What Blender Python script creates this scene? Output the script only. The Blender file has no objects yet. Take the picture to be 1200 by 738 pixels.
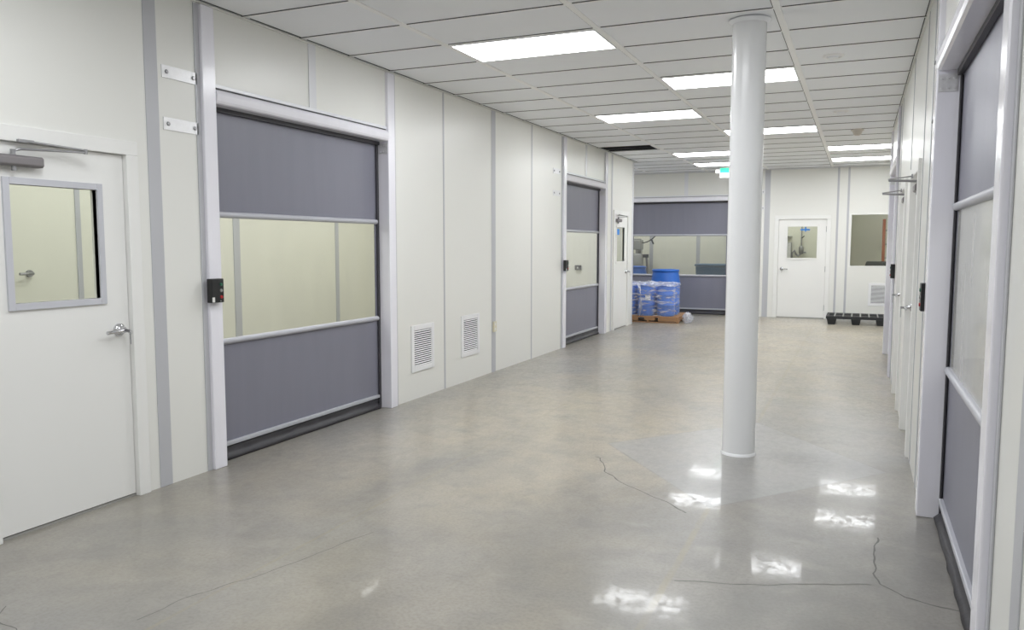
import bpy, bmesh, math, random
from mathutils import Vector, Matrix, noise
random.seed(7)
PI = math.pi
COL = bpy.context.scene.collection
H = 3.0235          # ceiling height
WR = 4.25           # right wall plane
YF = 12.12          # far wall plane
T = 0.6096          # ceiling tile depth
GX = 0.899          # first ceiling runner
GW = 1.219          # runner spacing
LIGHT = 11.5
LCOL = (.962, .982, 1.0)

# ------------------------------------------------------------------ materials
def srgb(r, g, b):
    f = lambda c: (c/255/12.92) if c/255 <= .04045 else ((c/255+.055)/1.055)**2.4
    return (f(r), f(g), f(b), 1)

def base_mat(name):
    m = bpy.data.materials.new(name); m.use_nodes = True
    return m, m.node_tree.nodes, m.node_tree.links, m.node_tree.nodes['Principled BSDF']

def mat(name, col, rough=.5, metal=0., var=.06, scale=6., bump=0., bscale=60., stretch=(1, 1, 1), spec=.5, coat=0.):
    m, n, l, p = base_mat(name)
    tc = n.new('ShaderNodeTexCoord'); mp = n.new('ShaderNodeMapping'); mp.inputs['Scale'].default_value = stretch
    l.new(tc.outputs['Object'], mp.inputs['Vector'])
    nz = n.new('ShaderNodeTexNoise'); nz.inputs['Scale'].default_value = scale; nz.inputs['Detail'].default_value = 4
    l.new(mp.outputs[0], nz.inputs['Vector'])
    mx = n.new('ShaderNodeMix'); mx.data_type = 'RGBA'
    c = Vector(col[:3])
    mx.inputs[6].default_value = (*(c*(1-var)), 1); mx.inputs[7].default_value = (*(min(1, x*(1+var)) for x in c), 1)
    l.new(nz.outputs['Fac'], mx.inputs[0]); l.new(mx.outputs[2], p.inputs['Base Color'])
    p.inputs['Roughness'].default_value = rough; p.inputs['Metallic'].default_value = metal
    p.inputs['Specular IOR Level'].default_value = spec
    p.inputs['Coat Weight'].default_value = coat
    if bump:
        n2 = n.new('ShaderNodeTexNoise'); n2.inputs['Scale'].default_value = bscale; n2.inputs['Detail'].default_value = 3
        l.new(mp.outputs[0], n2.inputs['Vector'])
        b = n.new('ShaderNodeBump'); b.inputs['Strength'].default_value = bump; b.inputs['Distance'].default_value = .004
        l.new(n2.outputs['Fac'], b.inputs['Height']); l.new(b.outputs[0], p.inputs['Normal'])
    return m

def glass_mat(name, tint, rough=.02, haze=0., hazecol=(.8, .8, .75, 1)):
    """a thin clear sheet: tinted see-through plus a surface reflection that follows the viewing angle"""
    m, n, l, p = base_mat(name); n.remove(p); out = n['Material Output']
    tr = n.new('ShaderNodeBsdfTransparent'); tr.inputs[0].default_value = tint
    gl = n.new('ShaderNodeBsdfGlossy'); gl.inputs['Roughness'].default_value = rough
    fr = n.new('ShaderNodeFresnel'); fr.inputs[0].default_value = 1.45
    ge = n.new('ShaderNodeNewGeometry'); inv = n.new('ShaderNodeMath'); inv.operation = 'SUBTRACT'; inv.inputs[0].default_value = 1; l.new(ge.outputs['Backfacing'], inv.inputs[1])
    fm = n.new('ShaderNodeMath'); fm.operation = 'MULTIPLY'; l.new(fr.outputs[0], fm.inputs[0]); l.new(inv.outputs[0], fm.inputs[1])
    mx = n.new('ShaderNodeMixShader'); l.new(fm.outputs[0], mx.inputs[0])
    l.new(tr.outputs[0], mx.inputs[1]); l.new(gl.outputs[0], mx.inputs[2])
    last = mx
    if haze:
        df = n.new('ShaderNodeBsdfDiffuse'); df.inputs[0].default_value = hazecol
        nz = n.new('ShaderNodeTexNoise'); nz.inputs['Scale'].default_value = 3; nz.inputs['Detail'].default_value = 5
        tc = n.new('ShaderNodeTexCoord'); mp = n.new('ShaderNodeMapping'); mp.inputs['Scale'].default_value = (3, 3, .6)
        l.new(tc.outputs['Object'], mp.inputs[0]); l.new(mp.outputs[0], nz.inputs['Vector'])
        mr = n.new('ShaderNodeMapRange'); mr.inputs[3].default_value = haze*.4; mr.inputs[4].default_value = haze*1.6
        l.new(nz.outputs['Fac'], mr.inputs[0])
        m2 = n.new('ShaderNodeMixShader'); l.new(mr.outputs[0], m2.inputs[0])
        l.new(mx.outputs[0], m2.inputs[1]); l.new(df.outputs[0], m2.inputs[2]); last = m2
    l.new(last.outputs[0], out.inputs[0])
    return m

def film_mat(name, lo, hi, sc=(4, 4, 14), s=2.2):
    m, n, l, p = base_mat(name); n.remove(p); out = n['Material Output']
    tr = n.new('ShaderNodeBsdfTransparent'); tr.inputs[0].default_value = (.96, .97, 1, 1)
    df = n.new('ShaderNodeBsdfPrincipled'); df.inputs['Base Color'].default_value = (.82, .84, .9, 1)
    df.inputs['Roughness'].default_value = .25
    tc = n.new('ShaderNodeTexCoord'); mp = n.new('ShaderNodeMapping'); mp.inputs['Scale'].default_value = sc
    l.new(tc.outputs['Object'], mp.inputs[0])
    nz = n.new('ShaderNodeTexNoise'); nz.inputs['Scale'].default_value = s; nz.inputs['Detail'].default_value = 6
    nz.inputs['Distortion'].default_value = .8; l.new(mp.outputs[0], nz.inputs['Vector'])
    mr = n.new('ShaderNodeMapRange'); mr.inputs[1].default_value = .5; mr.inputs[2].default_value = .74
    mr.inputs[3].default_value = lo; mr.inputs[4].default_value = hi
    l.new(nz.outputs['Fac'], mr.inputs[0])
    mx = n.new('ShaderNodeMixShader'); l.new(mr.outputs[0], mx.inputs[0])
    l.new(tr.outputs[0], mx.inputs[1]); l.new(df.outputs[0], mx.inputs[2]); l.new(mx.outputs[0], out.inputs[0])
    b = n.new('ShaderNodeBump'); b.inputs['Strength'].default_value = .8; b.inputs['Distance'].default_value = .02
    l.new(nz.outputs['Fac'], b.inputs['Height']); l.new(b.outputs[0], df.inputs['Normal'])
    return m

def emit_mat(name, col, s):
    m, n, l, p = base_mat(name)
    p.inputs['Base Color'].default_value = (.9, .9, .9, 1) if s > 2 else col
    p.inputs['Emission Color'].default_value = col; p.inputs['Emission Strength'].default_value = s
    return m

def floor_mat():
    m, n, l, p = base_mat('polished_concrete')
    geo = n.new('ShaderNodeNewGeometry'); pos = geo.outputs['Position']
    def nz(scale, det=5, dist=0., stretch=(1, 1, 1), rough=.55):
        mp = n.new('ShaderNodeMapping'); mp.inputs['Scale'].default_value = stretch; l.new(pos, mp.inputs[0])
        x = n.new('ShaderNodeTexNoise'); x.inputs['Scale'].default_value = scale; x.inputs['Detail'].default_value = det
        x.inputs['Distortion'].default_value = dist; x.inputs['Roughness'].default_value = rough
        l.new(mp.outputs[0], x.inputs['Vector']); return x.outputs['Fac']
    def rng(x, a, b, c, d):
        r = n.new('ShaderNodeMapRange'); l.new(x, r.inputs[0])
        for i, v in enumerate((a, b, c, d)): r.inputs[i+1].default_value = v
        return r.outputs[0]
    def mix(f, a, b, mode='MIX'):
        x = n.new('ShaderNodeMix'); x.data_type = 'RGBA'; x.blend_type = mode
        if isinstance(f, float): x.inputs[0].default_value = f
        else: l.new(f, x.inputs[0])
        for i, v in ((6, a), (7, b)):
            if isinstance(v, tuple): x.inputs[i].default_value = v
            else: l.new(v, x.inputs[i])
        return x.outputs[2]
    def mth(op, a, b=None):
        x = n.new('ShaderNodeMath'); x.operation = op
        for i, v in enumerate((a, b)):
            if v is None: continue
            if isinstance(v, (int, float)): x.inputs[i].default_value = v
            else: l.new(v, x.inputs[i])
        return x.outputs[0]
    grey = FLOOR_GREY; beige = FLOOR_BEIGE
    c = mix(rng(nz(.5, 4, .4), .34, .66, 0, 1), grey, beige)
    sx = n.new('ShaderNodeSeparateXYZ'); l.new(pos, sx.inputs[0]); X, Y = sx.outputs[0], sx.outputs[1]
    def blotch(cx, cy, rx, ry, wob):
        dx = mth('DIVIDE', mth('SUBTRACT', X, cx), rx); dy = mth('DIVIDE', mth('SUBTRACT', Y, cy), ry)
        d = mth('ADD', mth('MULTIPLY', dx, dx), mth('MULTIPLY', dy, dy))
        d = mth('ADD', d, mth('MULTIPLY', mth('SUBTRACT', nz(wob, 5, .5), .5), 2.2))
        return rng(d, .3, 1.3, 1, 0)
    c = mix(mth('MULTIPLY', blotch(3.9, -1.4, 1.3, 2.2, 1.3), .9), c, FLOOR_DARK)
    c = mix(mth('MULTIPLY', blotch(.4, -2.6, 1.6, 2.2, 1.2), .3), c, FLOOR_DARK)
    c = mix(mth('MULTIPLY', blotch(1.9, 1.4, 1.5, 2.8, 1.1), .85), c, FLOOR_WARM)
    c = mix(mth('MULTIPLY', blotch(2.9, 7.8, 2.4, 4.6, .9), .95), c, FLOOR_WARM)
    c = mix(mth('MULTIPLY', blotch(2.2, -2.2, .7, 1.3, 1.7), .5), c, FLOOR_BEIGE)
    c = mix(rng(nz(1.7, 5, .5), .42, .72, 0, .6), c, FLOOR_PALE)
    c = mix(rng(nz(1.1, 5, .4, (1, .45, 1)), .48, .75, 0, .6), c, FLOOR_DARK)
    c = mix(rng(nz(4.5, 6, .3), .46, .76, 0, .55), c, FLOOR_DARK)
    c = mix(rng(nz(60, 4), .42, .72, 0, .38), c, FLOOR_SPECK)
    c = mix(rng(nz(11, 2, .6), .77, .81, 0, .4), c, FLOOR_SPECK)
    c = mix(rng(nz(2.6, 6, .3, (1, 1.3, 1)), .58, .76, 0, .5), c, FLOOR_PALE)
    sx = n.new('ShaderNodeSeparateXYZ'); l.new(pos, sx.inputs[0]); X, Y = sx.outputs[0], sx.outputs[1]
    # the diamond of newer concrete round the column
    dm = mth('ADD', mth('DIVIDE', mth('ABSOLUTE', mth('SUBTRACT', X, 3.15)), .95), mth('DIVIDE', mth('ABSOLUTE', mth('SUBTRACT', Y, .72)), 1.18))
    inside = rng(dm, .995, 1.005, 1, 0)
    c = mix(mth('MULTIPLY', inside, .6), c, FLOOR_DIAMOND)
    edge = rng(mth('ABSOLUTE', mth('SUBTRACT', dm, 1.)), .006, .014, 1, 0)
    c = mix(mth('MULTIPLY', mth('MULTIPLY', edge, .6), rng(nz(6), .4, .6, .3, 1)), c, FLOOR_DARK)
    # saw-cut joints filled with tan sealant
    wob = mth('MULTIPLY', mth('SUBTRACT', nz(2.), .5), .02)
    for xj, w, a in ((3.15, .015, .5), (1.40, .009, .4)):
        j = rng(mth('ABSOLUTE', mth('ADD', mth('SUBTRACT', X, xj), wob)), w*.6, w*1.5, 1, 0)
        j = mth('MULTIPLY', j, mth('SUBTRACT', 1., inside))
        c = mix(mth('MULTIPLY', mth('MULTIPLY', j, a), rng(nz(3.), .35, .6, .25, 1)), c, FLOOR_TAN)
    l.new(c, p.inputs['Base Color'])
    l.new(rng(nz(1.6, 5, .5), .3, .7, .285, .36), p.inputs['Roughness'])
    p.inputs['Specular IOR Level'].default_value = .5
    polish = mth('MULTIPLY', rng(nz(1.1, 3, .3), .25, .75, .6, 1), rng(nz(20, 8, .5, (1, .7, 1), .7), .40, .60, 1, .08))
    l.new(mth('MULTIPLY', polish, .45), p.inputs['Coat Weight'])
    p.inputs['Coat IOR'].default_value = 1.4
    p.inputs['Coat Roughness'].default_value = .06
    b2 = n.new('ShaderNodeBump'); b2.inputs['Strength'].default_value = .04; b2.inputs['Distance'].default_value = .01
    l.new(nz(3.5, 3, .3), b2.inputs['Height']); l.new(b2.outputs[0], p.inputs['Coat Normal'])
    b = n.new('ShaderNodeBump'); b.inputs['Strength'].default_value = .05; b.inputs['Distance'].default_value = .006
    l.new(nz(7, 5), b.inputs['Height']); l.new(b.outputs[0], p.inputs['Normal'])
    return m

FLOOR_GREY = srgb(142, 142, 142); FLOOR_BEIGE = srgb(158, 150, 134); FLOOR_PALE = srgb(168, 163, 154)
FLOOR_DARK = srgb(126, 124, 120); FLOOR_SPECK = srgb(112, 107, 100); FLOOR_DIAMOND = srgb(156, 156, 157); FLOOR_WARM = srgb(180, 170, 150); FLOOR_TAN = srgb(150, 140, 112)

M = dict(
    panel=mat('wall_panel', srgb(228, 228, 224), .32, var=.015, scale=1.2, bump=.03, bscale=25),
    inner=mat('inner_panel', srgb(228, 227, 214), .4, var=.02, scale=1.2),
    batten=mat('grey_batten', srgb(186, 187, 192), .35, var=.03, scale=3),
    white=mat('white_batten', srgb(228, 229, 233), .22, var=.02, scale=4),
    alu=mat('frame_metal', srgb(236, 235, 243), .2, var=.03, scale=3, stretch=(8, 8, .6), spec=.7),
    lead=mat('plate_metal', srgb(226, 226, 228), .38, metal=.45, var=.12, scale=20, bump=.15),
    steel=mat('satin_steel', srgb(165, 165, 168), .3, metal=.85, var=.05),
    chrome=mat('chrome', srgb(205, 205, 208), .12, metal=1., var=.03),
    closer=mat('closer_grey', srgb(132, 128, 130), .4, metal=.3, var=.05),
    vframe=mat('vision_frame_grey', srgb(196, 197, 204), .35, var=.03),
    ceil=mat('ceiling_tile', srgb(243, 245, 249), .55, var=.012, scale=2, bump=.02, bscale=90),
    tee=mat('ceiling_runner', srgb(246, 246, 246), .35, var=.01),
    line=mat('dark_gap_line', srgb(70, 70, 72), .6, var=.1),
    sill=mat('sill_grey', srgb(150, 150, 146), .5),
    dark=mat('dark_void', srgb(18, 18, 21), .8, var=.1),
    curtain=mat('curtain_vinyl', srgb(126, 126, 139), .38, var=.06, scale=2.2, stretch=(5, 5, .5), bump=.05, bscale=400),
    bar=mat('curtain_bar', srgb(182, 183, 190), .35, var=.03),
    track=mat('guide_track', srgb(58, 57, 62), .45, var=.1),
    rubber=mat('black_rubber', srgb(44, 43, 48), .45, var=.15, scale=14, bump=.4, bscale=18),
    vinyl=glass_mat('clear_vinyl', (.955, .957, .932, 1), .06, .04),
    vinyl_dull=glass_mat('scuffed_vinyl', (.93, .935, .92, 1), .12, .22, (.85, .85, .85, 1)),
    glass=glass_mat('window_glass', (.945, .955, .92, 1), .02, .01),
    door=mat('door_paint', srgb(233, 233, 231), .38, var=.012, scale=2),
    column=mat('column_paint', srgb(240, 241, 243), .22, var=.02, scale=3, bump=.04, bscale=12),
    vent=mat('vent_white', srgb(232, 232, 234), .4, var=.02),
    black=mat('black_plastic', srgb(26, 27, 29), .4, var=.15),
    pallet_black=mat('pallet_plastic', srgb(36, 38, 42), .5, var=.15),
    red=mat('button_red', srgb(176, 40, 44), .4), green=mat('button_green', srgb(40, 96, 74), .4), greyb=mat('button_grey', srgb(148, 148, 144), .4),
    label=mat('label_white', srgb(225, 225, 222), .5),
    ivory=mat('outlet_ivory', srgb(218, 212, 190), .45),
    wood=mat('pallet_wood', srgb(160, 122, 88), .7, var=.2, scale=5, stretch=(1, 8, 8), bump=.2),
    blue=mat('drum_blue', srgb(42, 104, 196), .38, var=.08, scale=4),
    blue_deep=mat('drum_blue_wrapped', srgb(52, 112, 202), .45, var=.1, scale=5),
    blue_dull=mat('tote_blue', srgb(78, 110, 140), .5, var=.1),
    tape=mat('tape_blue', srgb(56, 132, 214), .6),
    film=film_mat('stretch_film', .12, .85, (2.2, 2.2, 11), 2.0), film_top=film_mat('film_bunched', .35, .95, (7, 7, 7), 1.5),
    orange=mat('ladder_orange', srgb(176, 104, 74), .5), dchair=mat('chair_dark', srgb(74, 76, 74), .6),
    beige=mat('detector_beige', srgb(205, 198, 188), .5),
    crack=mat('crack_dark', srgb(106, 105, 102), .7, var=.2, scale=12),
    light=emit_mat('light_diffuser', (*LCOL, 1), LIGHT),
    exit=emit_mat('exit_green', (.02, .62, .33, 1), .55), exit_w=emit_mat('exit_white', (.9, 1, .96, 1), .35),
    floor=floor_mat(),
)

# ------------------------------------------------------------------ mesh helpers
class MB:
    def __init__(s): s.v = []; s.f = []; s.smooth = []
    def add(s, vs, fs, smooth=False):
        o = len(s.v); s.v += [Vector(v) for v in vs]; s.f += [tuple(i+o for i in f) for f in fs]; s.smooth += [smooth]*len(fs); return s
    def box(s, x0, x1, y0, y1, z0, z1):
        if x0 > x1: x0, x1 = x1, x0
        if y0 > y1: y0, y1 = y1, y0
        if z0 > z1: z0, z1 = z1, z0
        return s.add([(x0, y0, z0), (x1, y0, z0), (x1, y1, z0), (x0, y1, z0), (x0, y0, z1), (x1, y0, z1), (x1, y1, z1), (x0, y1, z1)],
                     [(0, 3, 2, 1), (4, 5, 6, 7), (0, 1, 5, 4), (1, 2, 6, 5), (2, 3, 7, 6), (3, 0, 4, 7)])
    def tube(s, pts, r, seg=10, r_end=None):
        pts = [Vector(p) for p in pts]; n = len(pts); vs = []; fs = []; up = None
        for i, p in enumerate(pts):
            t = (pts[min(i+1, n-1)]-pts[max(i-1, 0)]).normalized()
            if up is None: up = Vector((0, 0, 1)) if abs(t.z) < .9 else Vector((1, 0, 0))
            a = (up-t*up.dot(t)).normalized(); b = t.cross(a); up = a
            rr = r if r_end is None else r+(r_end-r)*i/(n-1)
            for k in range(seg):
                q = 2*PI*k/seg; vs.append(p+a*rr*math.cos(q)+b*rr*math.sin(q))
        for i in range(n-1):
            for k in range(seg):
                k2 = (k+1) % seg; fs.append((i*seg+k, i*seg+k2, (i+1)*seg+k2, (i+1)*seg+k))
        s.add(vs, fs, True)
        s.add([vs[k] for k in range(seg)], [tuple(range(seg))[::-1]]); s.add([vs[(n-1)*seg+k] for k in range(seg)], [tuple(range(seg))])
        return s
    def lathe(s, prof, c=(0, 0, 0), seg=40, axis='z', cap=True):
        """prof: (radius, height) pairs from bottom to top"""
        c = Vector(c); vs = []; fs = []
        def P(r, h, q):
            a, b = r*math.cos(q), r*math.sin(q)
            return c+Vector((a, b, h) if axis == 'z' else ((h, a, b) if axis == 'x' else (a, h, -b)))
        for r, h in prof:
            for k in range(seg): vs.append(P(r, h, 2*PI*k/seg))
        n = len(prof)
        for i in range(n-1):
            for k in range(seg):
                k2 = (k+1) % seg; fs.append((i*seg+k, i*seg+k2, (i+1)*seg+k2, (i+1)*seg+k))
        s.add(vs, fs, True)
        if cap:
            s.add(vs[:seg], [tuple(range(seg))[::-1]]); s.add(vs[-seg:], [tuple(range(seg))])
        return s
    def prism(s, poly, axis, a, b):
        """poly of 2-D points extruded along an axis from a to b"""
        n = len(poly)
        def P(p, h): return (h, p[0], p[1]) if axis == 'x' else ((p[0], h, p[1]) if axis == 'y' else (p[0], p[1], h))
        vs = [P(p, a) for p in poly]+[P(p, b) for p in poly]
        return s.add(vs, [tuple(range(n))[::-1], tuple(range(n, 2*n))]+[(i, (i+1) % n, n+(i+1) % n, n+i) for i in range(n)])

def mesh_of(name, mb, m, off=(0, 0, 0)):
    me = bpy.data.meshes.new(name); o = Vector(off)
    me.from_pydata([v-o for v in mb.v], [], mb.f)
    for p, sm in zip(me.polygons, mb.smooth): p.use_smooth = sm
    me.materials.append(m)
    bm = bmesh.new(); bm.from_mesh(me); bmesh.ops.recalc_face_normals(bm, faces=bm.faces); bm.to_mesh(me); bm.free()
    return me

def obj(name, mb, m, parent=None, bevel=0., loc=None, label=None):
    me = mesh_of(name, mb, m, loc or (0, 0, 0)); o = bpy.data.objects.new(name, me); COL.objects.link(o)
    if loc: o.location = loc
    if parent: o.parent = parent
    if label: o['label'] = label
    if bevel:
        b = o.modifiers.new('bevel', 'BEVEL'); b.width = bevel; b.segments = 2; b.limit_method = 'ANGLE'; b.angle_limit = .7
    return o

def tag(o, label, cat, group=None, kind=None):
    o['label'] = label; o['category'] = cat
    if group: o['group'] = group
    if kind: o['kind'] = kind
    return o

def thing(name, label, cat, loc=(0, 0, 0), rz=0., group=None, kind=None):
    o = bpy.data.objects.new(name, None); COL.objects.link(o); o.location = loc; o.rotation_euler = (0, 0, rz)
    o.empty_display_size = .1
    return tag(o, label, cat, group, kind)

def struct(name, mb, m, label, cat, parent=None, bevel=0.):
    o = obj(name, mb, m, parent, bevel); o['kind'] = 'structure'
    if parent is None: tag(o, label, cat, None, 'structure')
    return o

def copy_tree(o, parent=None):
    c = o.copy(); COL.objects.link(c)
    if parent: c.parent = parent
    for ch in list(o.children): copy_tree(ch, c)
    return c

def dup(o, loc, rz=None, label=None, group=None):
    c = copy_tree(o); c.location = loc
    if rz is not None: c.rotation_euler = (0, 0, rz)
    if label: c['label'] = label
    if group: c['group'] = group
    return c

# ------------------------------------------------------------------ setting
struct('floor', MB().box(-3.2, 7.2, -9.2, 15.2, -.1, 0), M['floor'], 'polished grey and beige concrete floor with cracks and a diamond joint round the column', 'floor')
floor = bpy.data.objects['floor']

def ribbon(pts, w, seedv):
    """a thin wandering crack lying on the floor"""
    P = []
    for i in range(len(pts)-1):
        a, b = Vector(pts[i]), Vector(pts[i+1]); n = max(2, int((b-a).length/.03))
        for k in range(n):
            p = a.lerp(b, k/n); d = noise.noise_vector(Vector((p.x*9, p.y*9, seedv)))*.018
            P.append(Vector((p.x+d.x, p.y+d.y)))
    P.append(Vector(pts[-1])); mb = MB(); vs = []; fs = []
    for i, p in enumerate(P):
        t = (P[min(i+1, len(P)-1)]-P[max(i-1, 0)]).normalized(); nn = Vector((-t.y, t.x))
        ww = w*(.45+.9*abs(noise.noise(Vector((i*.31, seedv, 3)))))
        vs += [(p.x+nn.x*ww, p.y+nn.y*ww, .0006), (p.x-nn.x*ww, p.y-nn.y*ww, .0006)]
    for i in range(len(P)-1): fs.append((2*i, 2*i+1, 2*i+3, 2*i+2))
    return mb.add(vs, fs)
for i, (pts, w) in enumerate((
        ([(2.225, .318), (2.27, .30), (2.40, .0), (2.577, -.204), (2.781, -.373), (2.917, -.45), (3.05, -.6)], .006),
        ([(4.016, -.58), (3.997, -1.07), (4.016, -1.183), (4.112, -1.288), (4.238, -1.32), (4.34, -1.341)], .006),
        ([(3.99, -1.2), (3.774, -1.29), (3.569, -1.399), (3.18, -1.513)], .004),
        ([(.70, -2.88), (.78, -2.97), (.93, -2.99), (1.1, -3.1)], .004),
        ([(1.62, -1.55), (1.45, -2.236), (1.33, -2.47), (1.30, -2.75)], .003))):
    c = obj('floor_crack', ribbon(pts, w, i*7.3), M['crack'], floor); c['kind'] = 'structure'

# ceiling with one tile missing (opening over the far left)
HX0, HX1, HY0, HY1 = .03, .84, 12*T+.02, 13*T-.03
cb = MB()
cb.box(-3.2, HX0, -9.2, 15.2, H, H+.08).box(HX1, 7.2, -9.2, 15.2, H, H+.08).box(HX0, HX1, -9.2, HY0, H, H+.08).box(HX0, HX1, HY1, 15.2, H, H+.08)
struct('ceiling', cb, M['ceil'], 'white suspended ceiling of large smooth tiles in a grid', 'ceiling')
ceiling = bpy.data.objects['ceiling']
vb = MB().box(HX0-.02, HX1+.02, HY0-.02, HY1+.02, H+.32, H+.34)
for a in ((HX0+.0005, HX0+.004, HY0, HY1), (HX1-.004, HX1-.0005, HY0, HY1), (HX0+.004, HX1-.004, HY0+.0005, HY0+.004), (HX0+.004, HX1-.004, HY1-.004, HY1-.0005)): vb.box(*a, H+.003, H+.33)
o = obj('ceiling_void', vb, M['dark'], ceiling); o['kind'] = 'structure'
o = obj('duct', MB().box(HX0, HX1, HY0+.40, HY0+.44, H+.012, H+.05), M['track'], ceiling); o['kind'] = 'structure'
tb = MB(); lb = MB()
runners = [GX+GW*k for k in range(-3, 6)]
for x in runners:
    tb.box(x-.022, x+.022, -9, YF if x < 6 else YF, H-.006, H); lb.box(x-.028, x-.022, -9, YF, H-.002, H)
for k in range(-14, 20):
    y = k*T
    for a in runners[:-1]:
        if not (k in (12,) and a < .5 and a > -.5):
            tb.box(a+.022, a+GW-.022, y-.014, y+.016, H-.003, H)
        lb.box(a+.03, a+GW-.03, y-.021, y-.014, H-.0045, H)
for k in range(-14, 16):
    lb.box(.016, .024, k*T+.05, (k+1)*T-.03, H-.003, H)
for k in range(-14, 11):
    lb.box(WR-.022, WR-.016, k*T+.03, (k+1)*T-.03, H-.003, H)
o = obj('grid_runner', tb, M['tee'], ceiling); o['kind'] = 'structure'
o = obj('grid_shadow_gap', lb, M['line'], ceiling); o['kind'] = 'structure'  # dark strips stand in for the shadow gap along bars and wall edges

def wall_boxes(mb, axis, plane0, plane1, a, b, openings):
    """a wall slab between plane0 and plane1 that runs from a to b with openings (lo, hi, bottom, top)"""
    def bx(u0, u1, z0, z1):
        if u1-u0 < 1e-4 or z1-z0 < 1e-4: return
        if axis == 'y': mb.box(plane0, plane1, u0, u1, z0, z1)
        else: mb.box(u0, u1, plane0, plane1, z0, z1)
    u = a
    for lo, hi, zb, zt in sorted(openings):
        bx(u, lo, 0, H); bx(lo, hi, 0, zb); bx(lo, hi, zt, H); u = hi
    bx(u, b, 0, H); return mb

RT = 2.40   # clear height of the roll-up doors
# openings
R1 = (-.905, 1.145); R2 = (5.82, 7.72); R3 = (-.75, 1.36); R4 = (-2.32, -.14); R5 = (4.98, 6.93)
D1 = (-2.434, -1.609); D2 = (8.33, 9.16); DF = (2.36, 3.27); DA = (1.27, 2.10); DB = (2.98, 3.81)
DT = 2.0
FR = .08    # door jamb width
P = .11     # post width
wl = wall_boxes(MB(), 'y', -.12, 0, -9.2, 9.55, [(R1[0]-P, R1[1]+P, 0, RT+.1), (R2[0]-P, R2[1]+P, 0, RT+.1),
     (D1[0]-FR, D1[1]+FR, 0, DT+FR), (D2[0]-FR, D2[1]+FR, 0, DT+FR)])
struct('wall_left', wl, M['panel'], 'off-white panelled wall on the left with two roll-up doors and two swing doors', 'wall')
wr = wall_boxes(MB(), 'y', WR, WR+.12, -9.2, 7.08, [(R4[0]-P, R4[1]+P, 0, RT+.1), (R5[0]-P, R5[1]+P, 0, RT+.1),
     (DA[0]-FR, DA[1]+FR, 0, DT+FR), (DB[0]-FR, DB[1]+FR, 0, DT+FR)])
struct('wall_right', wr, M['panel'], 'off-white panelled wall on the right seen at a steep angle', 'wall')
WF = (3.72, 4.90, 1.075, 2.075)
wf = wall_boxes(MB(), 'x', YF, YF+.12, -3.2, 7.2, [(R3[0]-P, R3[1]+P, 0, RT+.1), (DF[0]-FR, DF[1]+FR, 0, DT+FR), WF])
struct('wall_far', wf, M['panel'], 'off-white panelled wall at the far end of the hall', 'wall')
wall_l, wall_r, wall_f = (bpy.data.objects[k] for k in ('wall_left', 'wall_right', 'wall_far'))
struct('wall_left_return', MB().box(-3.2, -.12, 9.43, 9.55, 0, H), M['panel'], 'wall turning left behind the far left door', 'wall')
struct('wall_right_return', MB().box(WR+.12, 7.2, 6.96, 7.08, 0, H), M['panel'], 'wall turning right past the far right roll-up door', 'wall')
struct('wall_outer_left', MB().box(-3.2, -2.6, -9.2, 9.43, 0, H).box(-3.2, -3.0, 9.55, 15.2, 0, H), M['inner'], 'pale wall of the side rooms seen through the left door windows', 'wall')
struct('wall_outer_right', MB().box(6.6, 7.2, -9.2, 15.2, 0, H), M['inner'], 'pale wall of the side rooms behind the right wall', 'wall')
struct('wall_back', MB().box(-3.2, 7.2, -9.4, -9.2, 0, H), M['panel'], 'wall at the near end of the hall behind the viewer', 'wall')
struct('wall_outer_far', MB().box(-3.2, 7.2, 14.6, 15.2, 0, H).box(1.72, 1.82, YF+.12, 14.6, 0, H), M['inner'],
       'pale walls of the rooms beyond the far wall', 'wall')
struct('wall_wash_room', MB().box(1.82, 3.35, 13.80, 13.9, 0, H), M['inner'], 'pale wall close behind the far white door', 'wall')
struct('wall_store_room', MB().box(3.35, 3.45, 13.80, 14.6, 0, H), M['inner'], 'short pale wall beside the far window room', 'wall')
struct('wall_partition', MB().box(-2.6, -.12, 4.9, 5.0, 0, H), M['inner'], 'partitions between the side rooms on the left', 'wall')

def trim(wall, name, x0, x1, y0, y1, z0, z1, m='batten', bevel=.0015):
    o = obj(name, MB().box(x0, x1, y0, y1, z0, z1), M[m], wall, bevel); o['kind'] = 'structure'; return o
# left wall battens
trim(wall_l, 'panel_batten', 0, .004, -1.444, -1.350, 0, H)
trim(wall_l, 'panel_batten', 0, .003, 2.195, 2.222, 0, H)
trim(wall_l, 'panel_batten', 0, .004, 3.345, 3.452, 0, H)
trim(wall_l, 'panel_batten', 0, .003, 4.548, 4.578, 0, H)
trim(wall_l, 'panel_batten', 0, .006, .078, .165, RT+.112, H, 'white')
trim(wall_l, 'panel_batten', 0, .006, 6.72, 6.80, RT+.112, H, 'white')
trim(wall_l, 'panel_batten', 0, .004, 8.12, 8.19, 0, H)
trim(wall_l, 'corner_trim', 0, .006, 9.47, 9.556, 0, H, 'white')
trim(wall_l, 'corner_trim', -.03, .006, 9.55, 9.556, 0, H, 'batten')
trim(wall_l, 'ceiling_angle', 0, .014, -9, 9.55, H-.018, H-.0065, 'panel')
# right wall battens
for y, w in ((-2.86, .1), (.42, .05), (1.02, .02), (2.45, .03), (4.35, .03), (4.72, .02)):
    trim(wall_r, 'panel_batten', WR-.004, WR, y, y+w, 0, H)
trim(wall_r, 'ceiling_angle', WR-.014, WR, -9, 7.08, H-.018, H-.0065, 'panel')
trim(wall_r, 'corner_trim', WR-.006, WR+.03, 7.074, 7.084, 0, H, 'white')
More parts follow.
